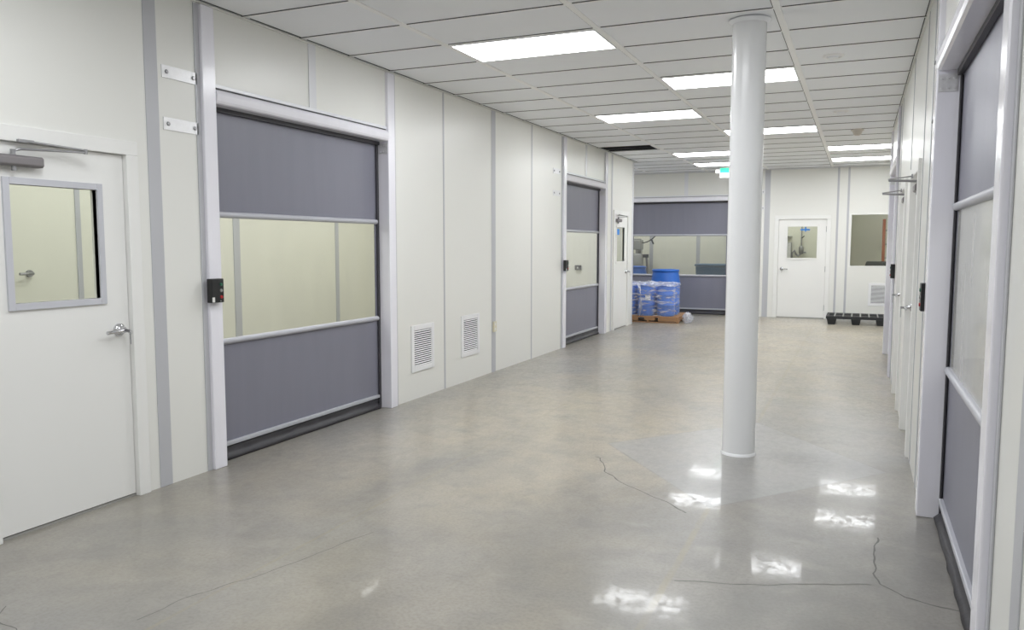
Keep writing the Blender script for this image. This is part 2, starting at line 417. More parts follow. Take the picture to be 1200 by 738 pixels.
# far wall battens
trim(wall_f, 'panel_batten', 2.067, 2.175, YF-.004, YF, 0, H)
trim(wall_f, 'panel_batten', 3.440, 3.478, YF-.004, YF, 0, H)
trim(wall_f, 'panel_batten', 3.630, 3.668, YF-.004, YF, 0, H)
trim(wall_f, 'panel_batten', .42, .50, YF-.004, YF, RT+.112, H, 'white')
trim(wall_f, 'ceiling_angle', -3, 6.6, YF-.022, YF, H-.022, H-.0065, 'white')
# battens on the walls of the side rooms
wo = bpy.data.objects['wall_outer_left']; wof = bpy.data.objects['wall_outer_far']
for y, q in ((-2.4, .05), (.06, .05), (2.02, .1), (3.92, .07), (7.2, .1)):
    trim(wo, 'panel_batten', -2.6, -2.59, y, y+q, 0, H)
for x in (-.92, .235, 2.6, 4.7):
    trim(wof, 'panel_batten', x, x+.09, 14.59, 14.6, 0, H)
lv = obj('lever_handle', MB().lathe([(.03, 0), (.03, .02)], (-2.6, -.40, 1.24), 20, 'x').tube([(-2.58, -.40, 1.24), (-2.54, -.40, 1.24), (-2.54, -.52, 1.24)], .012), M['steel'], wo)
lv['kind'] = 'structure'

# far window (fixed glazing)
w = tag(obj('window_1', MB().box(WF[0]-.03, WF[0], YF-.006, YF+.12, WF[2]-.03, WF[3]+.03).box(WF[1], WF[1]+.03, YF-.006, YF+.12, WF[2]-.03, WF[3]+.03)
        .box(WF[0], WF[1], YF-.006, YF+.12, WF[2]-.03, WF[2]).box(WF[0], WF[1], YF-.006, YF+.12, WF[3], WF[3]+.03), M['door'], bevel=.002),
        'fixed window in the far wall to the right of the white door', 'window', None, 'structure')
obj('pane', MB().box(WF[0], WF[1], YF+.05, YF+.056, WF[2], WF[3]), M['glass'], w)

# ------------------------------------------------------------------ swing doors (local: u along the wall, v into the wall)
def swing_door(name, origin, rz, W, hinge, label, recess, closer=None, vframe='door', lever_z=1.0, tape=False, win=True):
    """hinge: 'lo' or 'hi' end of u"""
    t = thing(name, label, 'door', origin, rz, None, 'structure')
    f = MB(); e = FR+.035
    for a, b in ((-FR-.0, 0), (W, W+FR)): f.box(a, b, -.02, .12, 0, DT)
    f.box(-FR, W+FR, -.02, .12, DT, DT+FR)
    obj('door_frame', f, M['door'], t, .003)
    v0, v1 = recess, recess+.044
    leaf = MB(); g = .003
    x0, x1 = (W/2-.26, W/2+.26) if W < .88 else (W/2-.28, W/2+.28)
    z0, z1 = 1.19, 1.79
    if W > .88: z0, z1 = 1.22, 1.85
    if hinge == 'lo' and W < .88: x0, x1 = .145, .64
    leaf.box(g, x0, v0, v1, .018, DT-g).box(x1, W-g, v0, v1, .018, DT-g).box(x0, x1, v0, v1, .018, z0).box(x0, x1, v0, v1, z1, DT-g)
    obj('leaf', leaf, M['door'], t)
    if win:
        vf = MB(); w_ = .035; p = v0-.012
        vf.box(x0-w_, x0, p, v0+.03, z0-w_, z1+w_).box(x1, x1+w_, p, v0+.03, z0-w_, z1+w_).box(x0, x1, p, v0+.03, z0-w_, z0).box(x0, x1, p, v0+.03, z1, z1+w_)
        vfo = obj('vision_frame', vf, M[vframe], t, .002)
        pane = obj('pane', MB().box(x0+.001, x1-.001, v0+.02, v0+.026, z0+.001, z1-.001), M['glass'], t)
        if tape:
            obj('blue_tape', MB().box(x0+.24, x0+.42, v0+.016, v0+.0195, z1-.075, z1-.045).box(x0+.325, x0+.35, v0+.0155, v0+.0192, z1-.10, z1-.005), M['tape'], pane, label='cross of blue tape')
    s = 1 if hinge == 'lo' else -1
    ul = W-.075 if hinge == 'lo' else .075
    lev = MB().lathe([(.036, 0), (.036, -.012), (.026, -.02), (.016, -.024), (.016, -.05)][::-1], (ul, v0, lever_z), 24, 'y')
    lev.tube([(ul, v0-.045, lever_z), (ul, v0-.055, lever_z), (ul-s*.03, v0-.06, lever_z-.002), (ul-s*.12, v0-.055, lever_z-.006)], .0105, 12)
    lo = obj('lever_handle', lev, M['chrome'], t)
    obj('key', MB().lathe([(.008, 0), (.008, .01)], (ul, v0-.067, lever_z), 12, 'y').box(ul-.002, ul+.002, v0-.09, v0-.066, lever_z-.012, lever_z+.006).box(ul+.004, ul+.008, v0-.088, v0-.084, lever_z-.08, lever_z-.01)
        .tube([(ul+.006, v0-.086, lever_z-.012+.012*math.cos(q)) if False else (ul+.006+.012*math.sin(q), v0-.086, lever_z-.012+.012*math.cos(q)) for q in [i*PI/6 for i in range(13)]], .0012, 6), M['steel'], lo)
    uh = 0 if hinge == 'lo' else W
    for z in (.22, 1.0, 1.80):
        obj('hinge', MB().lathe([(.010, z-.055), (.010, z+.055)], (uh, v0-.010, 0), 12), M['steel'], t)
    obj('threshold', MB().box(0, W, v0+.002, .118, 0, .012), M['sill'], t)
    if closer:
        cb = MB(); zc = 1.905
        if closer == 'parallel':
            u0, u1 = .06, .305
        else:
            u0, u1 = (.22, .46) if hinge == 'lo' else (W-.46, W-.22)
        poly = [(v0-.002, zc-.027), (v0-.045, zc-.027), (v0-.056, zc-.018), (v0-.056, zc+.018), (v0-.045, zc+.027), (v0-.002, zc+.027)]
        cb.prism(poly, 'x', u0, u1)
        us = u0+.10 if hinge == 'lo' else u1-.10
        cl = obj('door_closer', cb, M['closer'], t, .004)
        ar = MB().lathe([(.013, zc+.027), (.013, zc+.055)], (us, v0-.03, 0), 14).lathe([(.012, zc-.05), (.012, zc-.027)], (us, v0-.03, 0), 14)
        if closer == 'parallel':
            ar.tube([(us, v0-.03, zc+.048), (us+.03, v0-.045, zc+.058), (us+.37, v0-.075, zc+.075)], .006, 8)
            ar.tube([(us+.37, v0-.075, zc+.085), (us+.05, v0-.045, zc+.10)], .006, 8)
            ar.box(us+.02, us+.10, v0-.05, -.02, zc+.093, zc+.107).lathe([(.010, zc+.066), (.010, zc+.092)], (us+.37, v0-.075, 0), 10)
        else:
            ar.tube([(us, v0-.03, zc+.048), (us+s*.02, v0-.225, zc+.06)], .009, 8)
            ar.tube([(us+s*.02, v0-.225, zc+.068), (us+s*.20, -.02, zc+.10)], .005, 8)
            ar.box(us+s*.18, us+s*.24, -.03, -.018, zc+.085, zc+.115)
        obj('closer_arm', ar, M['steel'], cl)
    return t
swing_door('door_1', (0, D1[0], 0), PI/2, D1[1]-D1[0], 'lo', 'white swing door with a grey-framed window at the near left', .012, 'parallel', 'vframe')
swing_door('door_2', (0, D2[0], 0), PI/2, D2[1]-D2[0], 'lo', 'white swing door at the far end of the left wall beside the drums', .004, 'parallel')
swing_door('door_3', (DF[0], YF, 0), 0, DF[1]-DF[0], 'hi', 'white swing door in the far wall with blue tape on its window', .004, None, 'door', 1.0, True)
swing_door('door_4', (WR, DA[1], 0), -PI/2, DA[1]-DA[0], 'hi', 'white swing door in the right wall nearest the black control box', .035, 'regular', win=True)
swing_door('door_5', (WR, DB[1], 0), -PI/2, DB[1]-DB[0], 'hi', 'white swing door in the right wall farther down the hall', .035, 'regular', win=True)
# blue notice seen in the window of the far left door
d2 = bpy.data.objects['door_2']
obj('blue_notice', MB().box(.18, .38, .018, .0215, 1.66, 1.76), M['tape'], d2, label='blue notice taped inside the window')

# ------------------------------------------------------------------ roll-up doors
def roll_door(origin, rz, W, label, pane='vinyl'):
    t = thing('roll_up_door', label, 'roll-up door', origin, rz, 'fabric roll-up doors of the hall', 'thing')
    vc = .095
    for a, b in ((-P, 0), (W, W+P)):
        pm = obj('jamb_post', MB().box(a, b, -.028, .12, 0, H-.024), M['alu'], t, .006)
        oa, ob = (a-.042, a-.0005) if b == 0 else (b+.0005, b+.042)
        obj('edge_batten', MB().box(oa, ob, -.006, -.0005, 0, H-.024), M['batten'], pm, .0015)
        # fixing plate with six bolts high on the inner face
        ue = 0 if b == 0 else W; s = 1 if b == 0 else -1
        fp = MB().box(ue, ue+s*.003, -.02, .07, RT-.11, RT-.02)
        for yy in (-.005, .025, .055):
            for zz in (RT-.09, RT-.04): fp.lathe([(.006, 0), (.006, s*.007)] if s > 0 else [(.006, s*.007), (.006, 0)], (ue+s*.003, yy, zz), 8, 'x')
        obj('bolt_plate', fp, M['lead'], pm)
    # header with a rounded front
    poly = [(.12, RT), (-.012, RT), (-.026, RT+.006), (-.034, RT+.022)]
    for q in range(7):
        a = -.2+q/6*1.75; poly.append((.005-.042*math.cos(a), RT+.055+.042*math.sin(a)))
    poly += [(.119, RT+.098)]
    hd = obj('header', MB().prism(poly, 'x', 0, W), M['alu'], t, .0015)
    obj('header_cap', MB().box(0, W, -.012, -.0005, RT+.104, RT+.128), M['white'], hd, .002)
    obj('head_gap', MB().box(0, W, -.003, -.0005, RT+.098, RT+.104), M['line'], hd)
    obj('head_shade_flap', MB().box(0.0005, W-.0005, .066, .0925, RT-.03, RT-.0005), M['track'], hd)  # dark flap added as the header's shade on the curtain top
    # curtain
    zw0, zw1, e = .835, 1.685, .055
    zb = .11
    c = MB().box(.012, W-.012, vc, vc+.006, zw1, RT-.001).box(.012, W-.012, vc, vc+.006, zb, zw0)
    c.box(.012, e, vc, vc+.006, zw0, zw1).box(W-e, W-.012, vc, vc+.006, zw0, zw1)
    cu = obj('curtain', c, M['curtain'], t)
    obj('clear_panel', MB().box(e, W-e, vc+.001, vc+.005, zw0, zw1), M[pane], cu)
    for z in (1.69, .825):
        obj('stiffener_bar', MB().tube([(.036, vc-.005, z), (W-.036, vc-.005, z)], .021, 12), M['bar'], cu)
    obj('bottom_bar', MB().box(.036, W-.036, vc-.022, vc+.03, zb-.012, zb+.018), M['bar'], cu, .006)
    # crumpled rubber skirt on the floor
    n = int(W/.04); prof = [(.0, .098), (-.012, .075), (-.004, .05), (-.022, .038), (-.04, .020), (-.034, .002), (.02, .002), (.022, .05), (.02, .098)]
    vs = []; fs = []; k = len(prof)
    for i in range(n+1):
        u = .036+(W-.072)*i/n
        for j, (a, z) in enumerate(prof):
            d = noise.noise(Vector((u*7, j*1.7, origin[1])))
            vs.append((u, vc+a+(d*.009 if 0 < j < 5 else 0), max(.001, z+(d*.006 if 0 < j < 5 else 0))))
    for i in range(n):
        for j in range(k): fs.append((i*k+j, i*k+(j+1) % k, (i+1)*k+(j+1) % k, (i+1)*k+j))
    fs += [tuple(range(k)), tuple(n*k+j for j in range(k))[::-1]]
    obj('rubber_skirt', MB().add(vs, fs, True), M['rubber'], cu)
    for a, b in ((0.0005, .034), (W-.034, W-.0005)):
        obj('guide_track', MB().box(a, b, .080, .0885, 0.001, RT-.03).box(*((a, .011) if a < .1 else (W-.011, b)), .0885, .115, 0.001, RT-.03), M['track'], t)
    return t
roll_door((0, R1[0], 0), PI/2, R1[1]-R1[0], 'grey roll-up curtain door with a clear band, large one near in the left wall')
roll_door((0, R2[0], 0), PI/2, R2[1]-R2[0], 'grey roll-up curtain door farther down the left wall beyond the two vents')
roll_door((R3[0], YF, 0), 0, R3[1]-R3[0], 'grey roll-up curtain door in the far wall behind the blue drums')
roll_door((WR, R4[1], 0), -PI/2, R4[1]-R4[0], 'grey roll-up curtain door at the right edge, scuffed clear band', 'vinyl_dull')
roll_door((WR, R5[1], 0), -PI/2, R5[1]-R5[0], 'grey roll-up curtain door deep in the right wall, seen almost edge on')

# ------------------------------------------------------------------ control boxes
def control_box(loc, rz, label):
    t = thing('control_box', label, 'control box', loc, rz, 'black roll-up door control boxes')
    bd = obj('body', MB().box(-.052, .052, -.045, 0, -.078, .078), M['black'], t, .004)
    for k, (z, m) in enumerate(((.04, 'green'), (0, 'greyb'), (-.042, 'red'))):
        obj('button', MB().lathe([(.009, -.052), (.0115, -.045)], (.027, 0, z), 14, 'y'), M[m], t)
    obj('sticker', MB().box(-.052, -.03, -.0458, -.0451, -.074, -.042), M['label'], t)
    obj('screw', MB().lathe([(.004, -.048), (.004, -.044)], (.02, 0, -.068), 8, 'y'), M['steel'], t)
    return t
cbx = control_box((.0285, -.99, 1.19), PI/2, 'black push-button control box on the post left of the nearest left roll-up door')
dup(cbx, (.0285, 5.74, 1.19), PI/2, 'black control box on the post of the farther left roll-up door')
dup(cbx, (WR, .067, 1.20), -PI/2, 'black control box on the right wall just past the near right roll-up door')
dup(cbx, (WR, 4.77, 1.20), -PI/2, 'black control box on the right wall near the far end')

# ------------------------------------------------------------------ flat fixing plates
def plate(loc, rz, label):
    t = thing('fixing_plate', label, 'fixing plate', loc, rz, 'metal plates bolted beside the roll-up doors')
    obj('plate', MB().box(-.14, .14, -.006, 0, -.038, .038), M['lead'], t, .0015)
    for u in (-.105, .105):
        obj('bolt', MB().lathe([(.008, -.014), (.013, -.012), (.013, -.006)], (u, 0, 0), 6, 'y'), M['steel'], t)
    return t
pl = plate((.0, -1.18, 2.53), PI/2, 'upper bare metal plate with two bolts left of the large left roll-up door')
dup(pl, (0, -1.18, 2.22), PI/2, 'lower bare metal plate with two bolts left of the large left roll-up door')
dup(pl, (0, 5.47, 2.50), PI/2, 'upper metal plate beside the farther left roll-up door')
dup(pl, (0, 5.47, 2.20), PI/2, 'lower metal plate beside the farther left roll-up door')
dup(pl, (1.93, YF, 2.565), 0, 'upper metal plate on the far wall right of the column')
dup(pl, (1.93, YF, 2.235), 0, 'lower metal plate on the far wall right of the column')
dup(pl, (WR, .20, 2.53), -PI/2, 'upper metal plate on the right wall past the near roll-up door')
dup(pl, (WR, .20, 2.20), -PI/2, 'lower metal plate on the right wall past the near roll-up door')

# ------------------------------------------------------------------ vents
def vent(loc, rz, label, w=.44, h=.45):
    t = thing('louver_vent', label, 'vent', loc, rz, 'white louvred wall vents')
    f = MB(); e = .05
    f.box(-w/2, -w/2+e, -.012, 0, -h/2, h/2).box(w/2-e, w/2, -.012, 0, -h/2, h/2).box(-w/2+e, w/2-e, -.012, 0, -h/2, -h/2+e).box(-w/2+e, w/2-e, -.012, 0, h/2-e, h/2)
    obj('frame', f, M['vent'], t, .003)
    obj('backing', MB().box(-w/2+e, w/2-e, -.002, -.0005, -h/2+e, h/2-e), M['dark'], t)
    n = 17; sl = MB()
    for i in range(n):
        z = -h/2+e+(h-2*e)*(i+.5)/n
        sl.prism([(-.011, z-.005), (-.0098, z-.0055), (-.0023, z+.0035), (-.0035, z+.004)], 'x', -w/2+e, w/2-e)
    obj('louvers', sl, M['vent'], t)
    return t
vt = vent((0, 1.755, .49), PI/2, 'white louvred vent low on the left wall, nearer of the two')
dup(vt, (0, 2.79, .50), PI/2, 'white louvred vent low on the left wall, farther of the two')
dup(vt, (4.29, YF, .515), 0, 'white louvred vent under the far window behind the black pallet')
t = thing('wall_outlet', 'small ivory outlet box on the batten right of the two vents', 'outlet', (.004, 3.40, .535))
obj('cover', MB().box(0, .02, -.04, .04, -.06, .06), M['ivory'], t, .004)
for z in (-.027, .027): obj('socket', MB().lathe([(.016, .02), (.015, .0225)], (0, 0, z), 16, 'x'), M['label'], t)

# ------------------------------------------------------------------ column
t = thing('support_column', 'round white steel column standing in the hall from floor to ceiling', 'column', (3.138, .83, 0))
R_ = .1135
obj('shaft', MB().lathe([(R_, .012), (R_, 1.0), (R_, 2.0), (R_, H-.008)], seg=64), M['column'], t)
obj('base_bead', MB().lathe([(R_+.010, .0), (R_+.007, .012), (R_+.001, .018)], seg=64), M['column'], t)
obj('ceiling_collar', MB().lathe([(R_+.003, H-.03), (R_+.028, H-.0075)], seg=64), M['ceil'], t)

# ------------------------------------------------------------------ ceiling lights
def ceiling_light(label):
    t = thing('ceiling_light', label, 'ceiling light', (0, 0, 0), 0, 'rectangular ceiling lights')
    w, d = GW-.05, T-.04
    f = MB(); e = .012
    f.box(-w/2, w/2, -d/2, -d/2+e, H-.009, H).box(-w/2, w/2, d/2-e, d/2, H-.009, H).box(-w/2, -w/2+e, -d/2+e, d/2-e, H-.009, H).box(w/2-e, w/2, -d/2+e, d/2-e, H-.009, H)
    obj('frame', f, M['tee'], t)
    obj('diffuser', MB().box(-w/2+e, w/2-e, -d/2+e, d/2-e, H-.007, H-.001), M['light'], t)
    return t
cl0 = None
for c, k, lab in ((0, 1, 'nearest bright rectangular ceiling light, largest in view'), (1, 4, 'bright ceiling light crossing behind the column, second nearest'),
               (0, 7, 'bright ceiling light left of the column, third from the viewer'), (1, 10, 'ceiling light behind the column, fourth from the viewer'),
               (0, 14, 'thin-looking ceiling light left of the column above the exit sign, nearer one'), (0, 17, 'farthest ceiling light left of the column just above the exit sign'),
               (2, 14, 'ceiling light near the right wall, upper of the far pair'), (2, 17, 'ceiling light near the right wall, lower of the far pair')):
    loc = (GX+GW*(c+.5), (k+.5)*T, 0)
    if cl0 is None: cl0 = ceiling_light(lab); cl0.location = loc
    else: dup(cl0, loc, None, lab)

# ceiling fittings
def sprinkler(loc, label):
    t = thing('ceiling_sprinkler', label, 'sprinkler', loc, 0, 'flush ceiling sprinklers')
    obj('escutcheon', MB().lathe([(.062, -.003), (.066, -.016), (.078, -.014), (.084, 0)], seg=32, cap=False), M['tee'], t)
    obj('cover_plate', MB().lathe([(.036, -.02), (.04, -.016), (.04, 0)], seg=32), M['ceil'], t)
    return t
sp = sprinkler((3.63, 2.16, H), 'flush sprinkler disc in the ceiling right of the column, nearer one')
dup(sp, (3.63, 5.1, H), None, 'flush sprinkler disc in the ceiling near the smoke detector')
t = thing('smoke_detector', 'beige cone-shaped smoke detector on the ceiling near the right wall', 'smoke detector', (3.80, 6.75, H))
obj('base', MB().lathe([(.078, -.018), (.082, -.01), (.082, 0)], seg=32), M['beige'], t)
obj('sensor_head', MB().lathe([(.028, -.08), (.045, -.072), (.06, -.034), (.064, -.018)], seg=32), M['beige'], t)
t = thing('exit_sign', 'small green exit sign under the ceiling beside the column', 'exit sign', (1.46, 11.2, 2.80))
obj('housing', MB().box(-.16, .16, -.02, .03, 0, .2), M['door'], t, .004)
obj('green_face', MB().box(-.15, .15, -.024, -.0205, .095, .19), M['exit'], t)
obj('white_face', MB().box(-.15, .15, -.024, -.0205, .01, .09), M['exit_w'], t)
obj('canopy', MB().box(-.05, .05, -.015, .03, .2, H-2.80), M['door'], t)
obj('lamp_head', MB().box(-.245, -.16, -.03, .02, .09, .17), M['label'], t, .008)

# ------------------------------------------------------------------ wooden pallet, drums and film
PX0, PX1, PY0, PY1 = -.37, .80, 9.92, 11.05
t = thing('wooden_pallet', 'brown wooden pallet under the wrapped blue drums', 'pallet', ((PX0+PX1)/2, (PY0+PY1)/2, 0))
L = MB()
hx, hy = (PX1-PX0)/2, (PY1-PY0)/2
for i in range(7):
    y = -hy+.05+(2*hy-.1)*i/6
    obj('deck_board', MB().box(-hx, hx, y-.047, y+.047, .102, .122), M['wood'], t, .002)
for x in (-hx+.02, 0, hx-.02):
    # stringers with fork notches
    p = [(-hy, .018), (-hy+.2, .018), (-hy+.2, .06), (-hy+.42, .06), (-hy+.42, .018), (hy-.42, .018), (hy-.42, .06), (hy-.2, .06), (hy-.2, .018), (hy, .018), (hy, .102), (-hy, .102)]
    obj('stringer', MB().prism(p, 'x', x-.02, x+.02), M['wood'], t)
for y in (-hy+.05, 0, hy-.05):
    obj('bottom_board', MB().box(-hx, hx, y-.045, y+.045, 0, .018), M['wood'], t, .002)
fr = MB().box(-hx+.04, -.19, -hy+.004, -hy+.024, .03, .102).box(-.19+.12, .14, -hy+.004, -hy+.024, .045, .102).box(.2, hx-.04, -hy+.004, -hy+.024, .03, .102)
obj('face_board', fr, M['wood'], t, .002)

def small_drum(loc, label):
    t = thing('small_drum', label, 'drum', loc, 0, 'small blue drums wrapped on the pallet')
    r = .172
    obj('body', MB().lathe([(r-.02, 0), (r-.006, .012), (r, .04), (r, .2), (r+.004, .205), (r+.004, .22), (r, .225), (r, .40), (r+.004, .405), (r+.004, .42), (r, .425), (r, .53), (r-.012, .565), (r-.03, .575)], seg=36), M['blue_deep'], t)
    obj('rim', MB().lathe([(r-.035, .573), (r-.004, .573), (r-.004, .60), (r-.02, .603), (r-.024, .585)], seg=36, cap=False), M['blue'], t)
    for x in (-.08, .08): obj('bung', MB().lathe([(.03, .574), (.03, .592), (.026, .596)], (x, 0, 0), 16), M['black'], t)
    return t
sd = small_drum((.51, 10.15, .122), 'small blue drum at the front right corner of the wrapped pallet')
xs = (.13, -.245)
for (x, y, lab) in ((.13, 10.15, 'small blue drum with a white label at front middle of the wrapped pallet'), (-.245, 10.15, 'small blue drum at the front left of the pallet, half behind the wall corner'),
                    (.51, 10.53, 'small blue drum in the second row at the right of the pallet'), (.13, 10.53, 'small blue drum in the second row at the middle of the pallet'),
                    (-.245, 10.53, 'small blue drum in the second row by the wall corner')):
    d = dup(sd, (x, y, .122), None, lab)
    if y < 10.2 and x > 0:
        obj('paper_label', MB().lathe([(.1745, 0), (.1745, .1)], (0, 0, .30), 64, cap=False), M['label'], d)
        me = bpy.data.objects[[c.name for c in d.children if c.name.startswith('paper_label')][0]].data
        bm = bmesh.new(); bm.from_mesh(me)
        bmesh.ops.delete(bm, geom=[f for f in bm.faces if not (f.calc_center_median().y < -.1 and .02 < f.calc_center_median().x < .115)], context='FACES')
        bm.to_mesh(me); bm.free()

# stretch film round the group of drums
def hull_path(n=220):
    """outline of the six drums pulled tight, with slight dips between neighbours"""
    r = .185; c0 = Vector((-.245, 10.15)); c1 = Vector((.51, 10.53)); pts = []
    corners = [(Vector((c1.x, c0.y)), -PI/2), (Vector((c1.x, c1.y)), 0), (Vector((c0.x, c1.y)), PI/2), (Vector((c0.x, c0.y)), PI)]
    for c, a in corners:
        for k in range(13):
            q = a+PI/2*k/12; pts.append(c+Vector((math.cos(q), math.sin(q)))*r)
    pts.append(pts[0]); d = [0]
    for i in range(1, len(pts)): d.append(d[-1]+(pts[i]-pts[i-1]).length)
    out = []; j = 0
    for i in range(n):
        s = d[-1]*i/n
        while d[j+1] < s: j += 1
        out.append(pts[j].lerp(pts[j+1], (s-d[j])/(d[j+1]-d[j])))
    return out
path = hull_path(); rows = 22; vs = []; fs = []; n = len(path)
cen = Vector((.1325, 10.34))
for i in range(rows+1):
    z = .128+.60*i/rows
    for p in path:
        nv = (p-cen).normalized(); w_ = noise.noise(Vector((p.x*9, p.y*9, z*16)))*.006
        dip = 0
        if p.y < 10.1:
            dip = .055*max(0, 1-min(abs(p.x-.32), abs(p.x+.057))/.12)**1.5
        vs.append((p.x+nv.x*w_, p.y+nv.y*w_+dip, z+noise.noise(Vector((p.x*6, p.y*6, 2)))*.02*(i == rows)+noise.noise(Vector((p.x*6, p.y*6, 8)))*.012*(i == 0)))
for i in range(rows):
    for k in range(n): fs.append((i*n+k, i*n+(k+1) % n, (i+1)*n+(k+1) % n, (i+1)*n+k))
t = thing('stretch_film', 'clear plastic stretch film wrapped round the small blue drums', 'plastic film', (0, 0, 0))
obj('wrap', MB().add(vs, fs, True), M['film'], t)
# crumpled cap over the tops
vs = []; fs = []; gx, gy = 46, 30
for j in range(gy+1):
    for i in range(gx+1):
        x = -.42+1.10*i/gx; y = 9.97+.75*j/gy
        e = min(i, gx-i, j*1.5, (gy-j)*1.5)/5
        q = Vector((x*7, y*7, 5)); z = .752+.022*noise.noise(q)+.016*abs(noise.noise(q*2.7))-.05*max(0, 1-e)**2
        vs.append((x+.02*noise.noise(q*1.3), y+.02*noise.noise(q*1.1+Vector((9, 0, 0))), z))
for j in range(gy):
    for i in range(gx): fs.append((j*(gx+1)+i, j*(gx+1)+i+1, (j+1)*(gx+1)+i+1, (j+1)*(gx+1)+i))
obj('bunched_top', MB().add(vs, fs, True), M['film_top'], t, label='white crumpled film over the drum tops')
# twisted tail hanging down the front
pts = []
for i in range(26):
    f = i/25; pts.append((.02+.03*math.sin(f*4)+.05*f, 9.945-.012*math.sin(f*6), .76-.64*f))
vs = []; fs = []
for i, p in enumerate(pts):
    w_ = .016+.012*abs(math.sin(i*.9))+.012*(i/25); a = i*.35
    for s_ in (-1, 0, 1): vs.append((p[0]+s_*w_*math.cos(a*.5), p[1]-abs(s_)*.006+s_*w_*.4*math.sin(a), p[2]+s_*.004))
for i in range(25):
    for k in range(2): fs.append((i*3+k, i*3+k+1, (i+1)*3+k+1, (i+1)*3+k))
obj('hanging_tail', MB().add(vs, fs, True), M['film_top'], t, label='white twisted tail of film hanging down the front')
# loose bundle on the floor by the pallet corner
vs = []; fs = []; a_, b_ = 26, 16
for j in range(b_+1):
    for i in range(a_):
        q = 2*PI*i/a_; ph = PI*j/b_
        d = Vector((math.cos(q)*math.sin(ph), math.sin(q)*math.sin(ph), math.cos(ph)))
        r = 1+.45*noise.noise(d*2.6)+.3*noise.noise(d*6+Vector((3, 1, 0)))
        vs.append((.935+.09*d.x*r, 10.12+.13*d.y*r, max(.002, .085+.105*d.z*r)))
for j in range(b_):
    for i in range(a_): fs.append((j*a_+i, j*a_+(i+1) % a_, (j+1)*a_+(i+1) % a_, (j+1)*a_+i))
fb = obj('film_bundle', MB().add([Vector(v)-Vector((.935, 10.12, 0)) for v in vs], fs, True), M['film_top']); fb.location = (.935, 10.12, 0)
tag(fb, 'loose crumpled bundle of clear film on the floor by the pallet corner', 'plastic film')

def big_drum(loc, label, m='blue'):
    t = thing('large_drum', label, 'drum', loc, 0, 'large blue plastic drums')
    r = .302
    obj('body', MB().lathe([(r-.03, 0), (r-.01, .015), (r-.004, .05), (r-.004, .27), (r, .285), (r+.004, .30), (r, .315), (r-.004, .33), (r-.002, .60), (r, .65), (r+.006, .675), (r, .70), (r-.006, .73), (r-.02, .82), (r-.035, .905), (r-.04, .925)], seg=48), M[m], t)
    obj('rim', MB().lathe([(r-.042, .92), (r-.026, .925), (r-.022, .955), (r-.028, .975), (r-.045, .972), (r-.05, .93)], seg=48, cap=False), M[m], t)
    obj('lid', MB().lathe([(r-.05, .94), (r-.05, .945)], seg=48), M[m], t)
    for x in (-.15, .15): obj('bung', MB().lathe([(.035, .945), (.035, .962), (.03, .966)], (x, 0, 0), 16), M[m], t)
    return t
bd = big_drum((.207, 11.43, 0), 'large bright blue plastic drum standing behind the wrapped pallet')

# ------------------------------------------------------------------ black plastic pallet
t = thing('plastic_pallet', 'black plastic nestable pallet on the floor in front of the far wall', 'pallet', (3.87, 11.42, 0))
hx, hy, zt = .52, .44, .155
dk = MB()
dk.box(-hx, hx, -hy, -hy+.05, .105, zt).box(-hx, hx, hy-.05, hy, .105, zt).box(-hx, -hx+.05, -hy+.05, hy-.05, .105, zt).box(hx-.05, hx, -hy+.05, hy-.05, .105, zt)
for i in range(1, 7):
    x = -hx+2*hx*i/7; dk.box(x-.016, x+.016, -hy+.05, hy-.05, .115, zt)
for j in range(1, 5):
    y = -hy+2*hy*j/5; dk.box(-hx+.05, hx-.05, y-.016, y+.016, .118, zt-.002)
obj('deck', dk, M['pallet_black'], t)
gl = MB()
for i in range(1, 7):
    x = -hx+2*hx*i/7; gl.box(x-.009, x+.009, -hy+.06, hy-.06, zt+.0005, zt+.003)
for y in (-hy+.2, hy-.2): gl.box(-hx+.06, hx-.06, y-.008, y+.008, zt+.0005, zt+.003)
obj('anti_slip_strips', gl, M['greyb'], t, label='pale grey anti-slip strips on the deck')
for x in (-hx+.10, 0, hx-.10):
    for y in (-hy+.09, 0, hy-.09):
        f = MB(); a, b = .085, .062
        f.add([(x-b, y-b, 0), (x+b, y-b, 0), (x+b, y+b, 0), (x-b, y+b, 0), (x-a, y-a, .106), (x+a, y-a, .106), (x+a, y+a, .106), (x-a, y+a, .106)],
              [(0, 3, 2, 1), (4, 5, 6, 7), (0, 1, 5, 4), (1, 2, 6, 5), (2, 3, 7, 6), (3, 0, 4, 7)])
        obj('foot', f, M['pallet_black'], t, .006)

# ------------------------------------------------------------------ what shows through the far glazing
dup(bd, (-1.02, 13.55, 0), None, 'large blue drum in the room seen through the left of the far roll-up door')
tt = thing('storage_tote', 'dull blue tote in the room seen through the right of the far roll-up door', 'tote', (.98, 13.6, 0))
hx, hy = .5, .38
sh = MB().add([(-hx+.05, -hy+.05, .002), (hx-.05, -hy+.05, .002), (hx-.05, hy-.05, .002), (-hx+.05, hy-.05, .002), (-hx, -hy, 1.0), (hx, -hy, 1.0), (hx, hy, 1.0), (-hx, hy, 1.0)],
              [(0, 3, 2, 1), (4, 5, 6, 7), (0, 1, 5, 4), (1, 2, 6, 5), (2, 3, 7, 6), (3, 0, 4, 7)])
obj('bin', sh, M['blue_dull'], tt, .03)
obj('lid', MB().box(-hx-.02, hx+.02, -hy-.02, hy+.02, 1.0, 1.045), M['blue_dull'], tt, .012)
tm = thing('mixer_stand', 'grey steel mixing machine behind the far roll-up door on its left', 'machine', (-1.12, 14.2, 0))
obj('base', MB().box(-.25, .25, -.2, .2, 0, .08), M['steel'], tm, .01)
obj('upright', MB().box(-.07, .07, .05, .19, .08, 1.45), M['steel'], tm, .008)
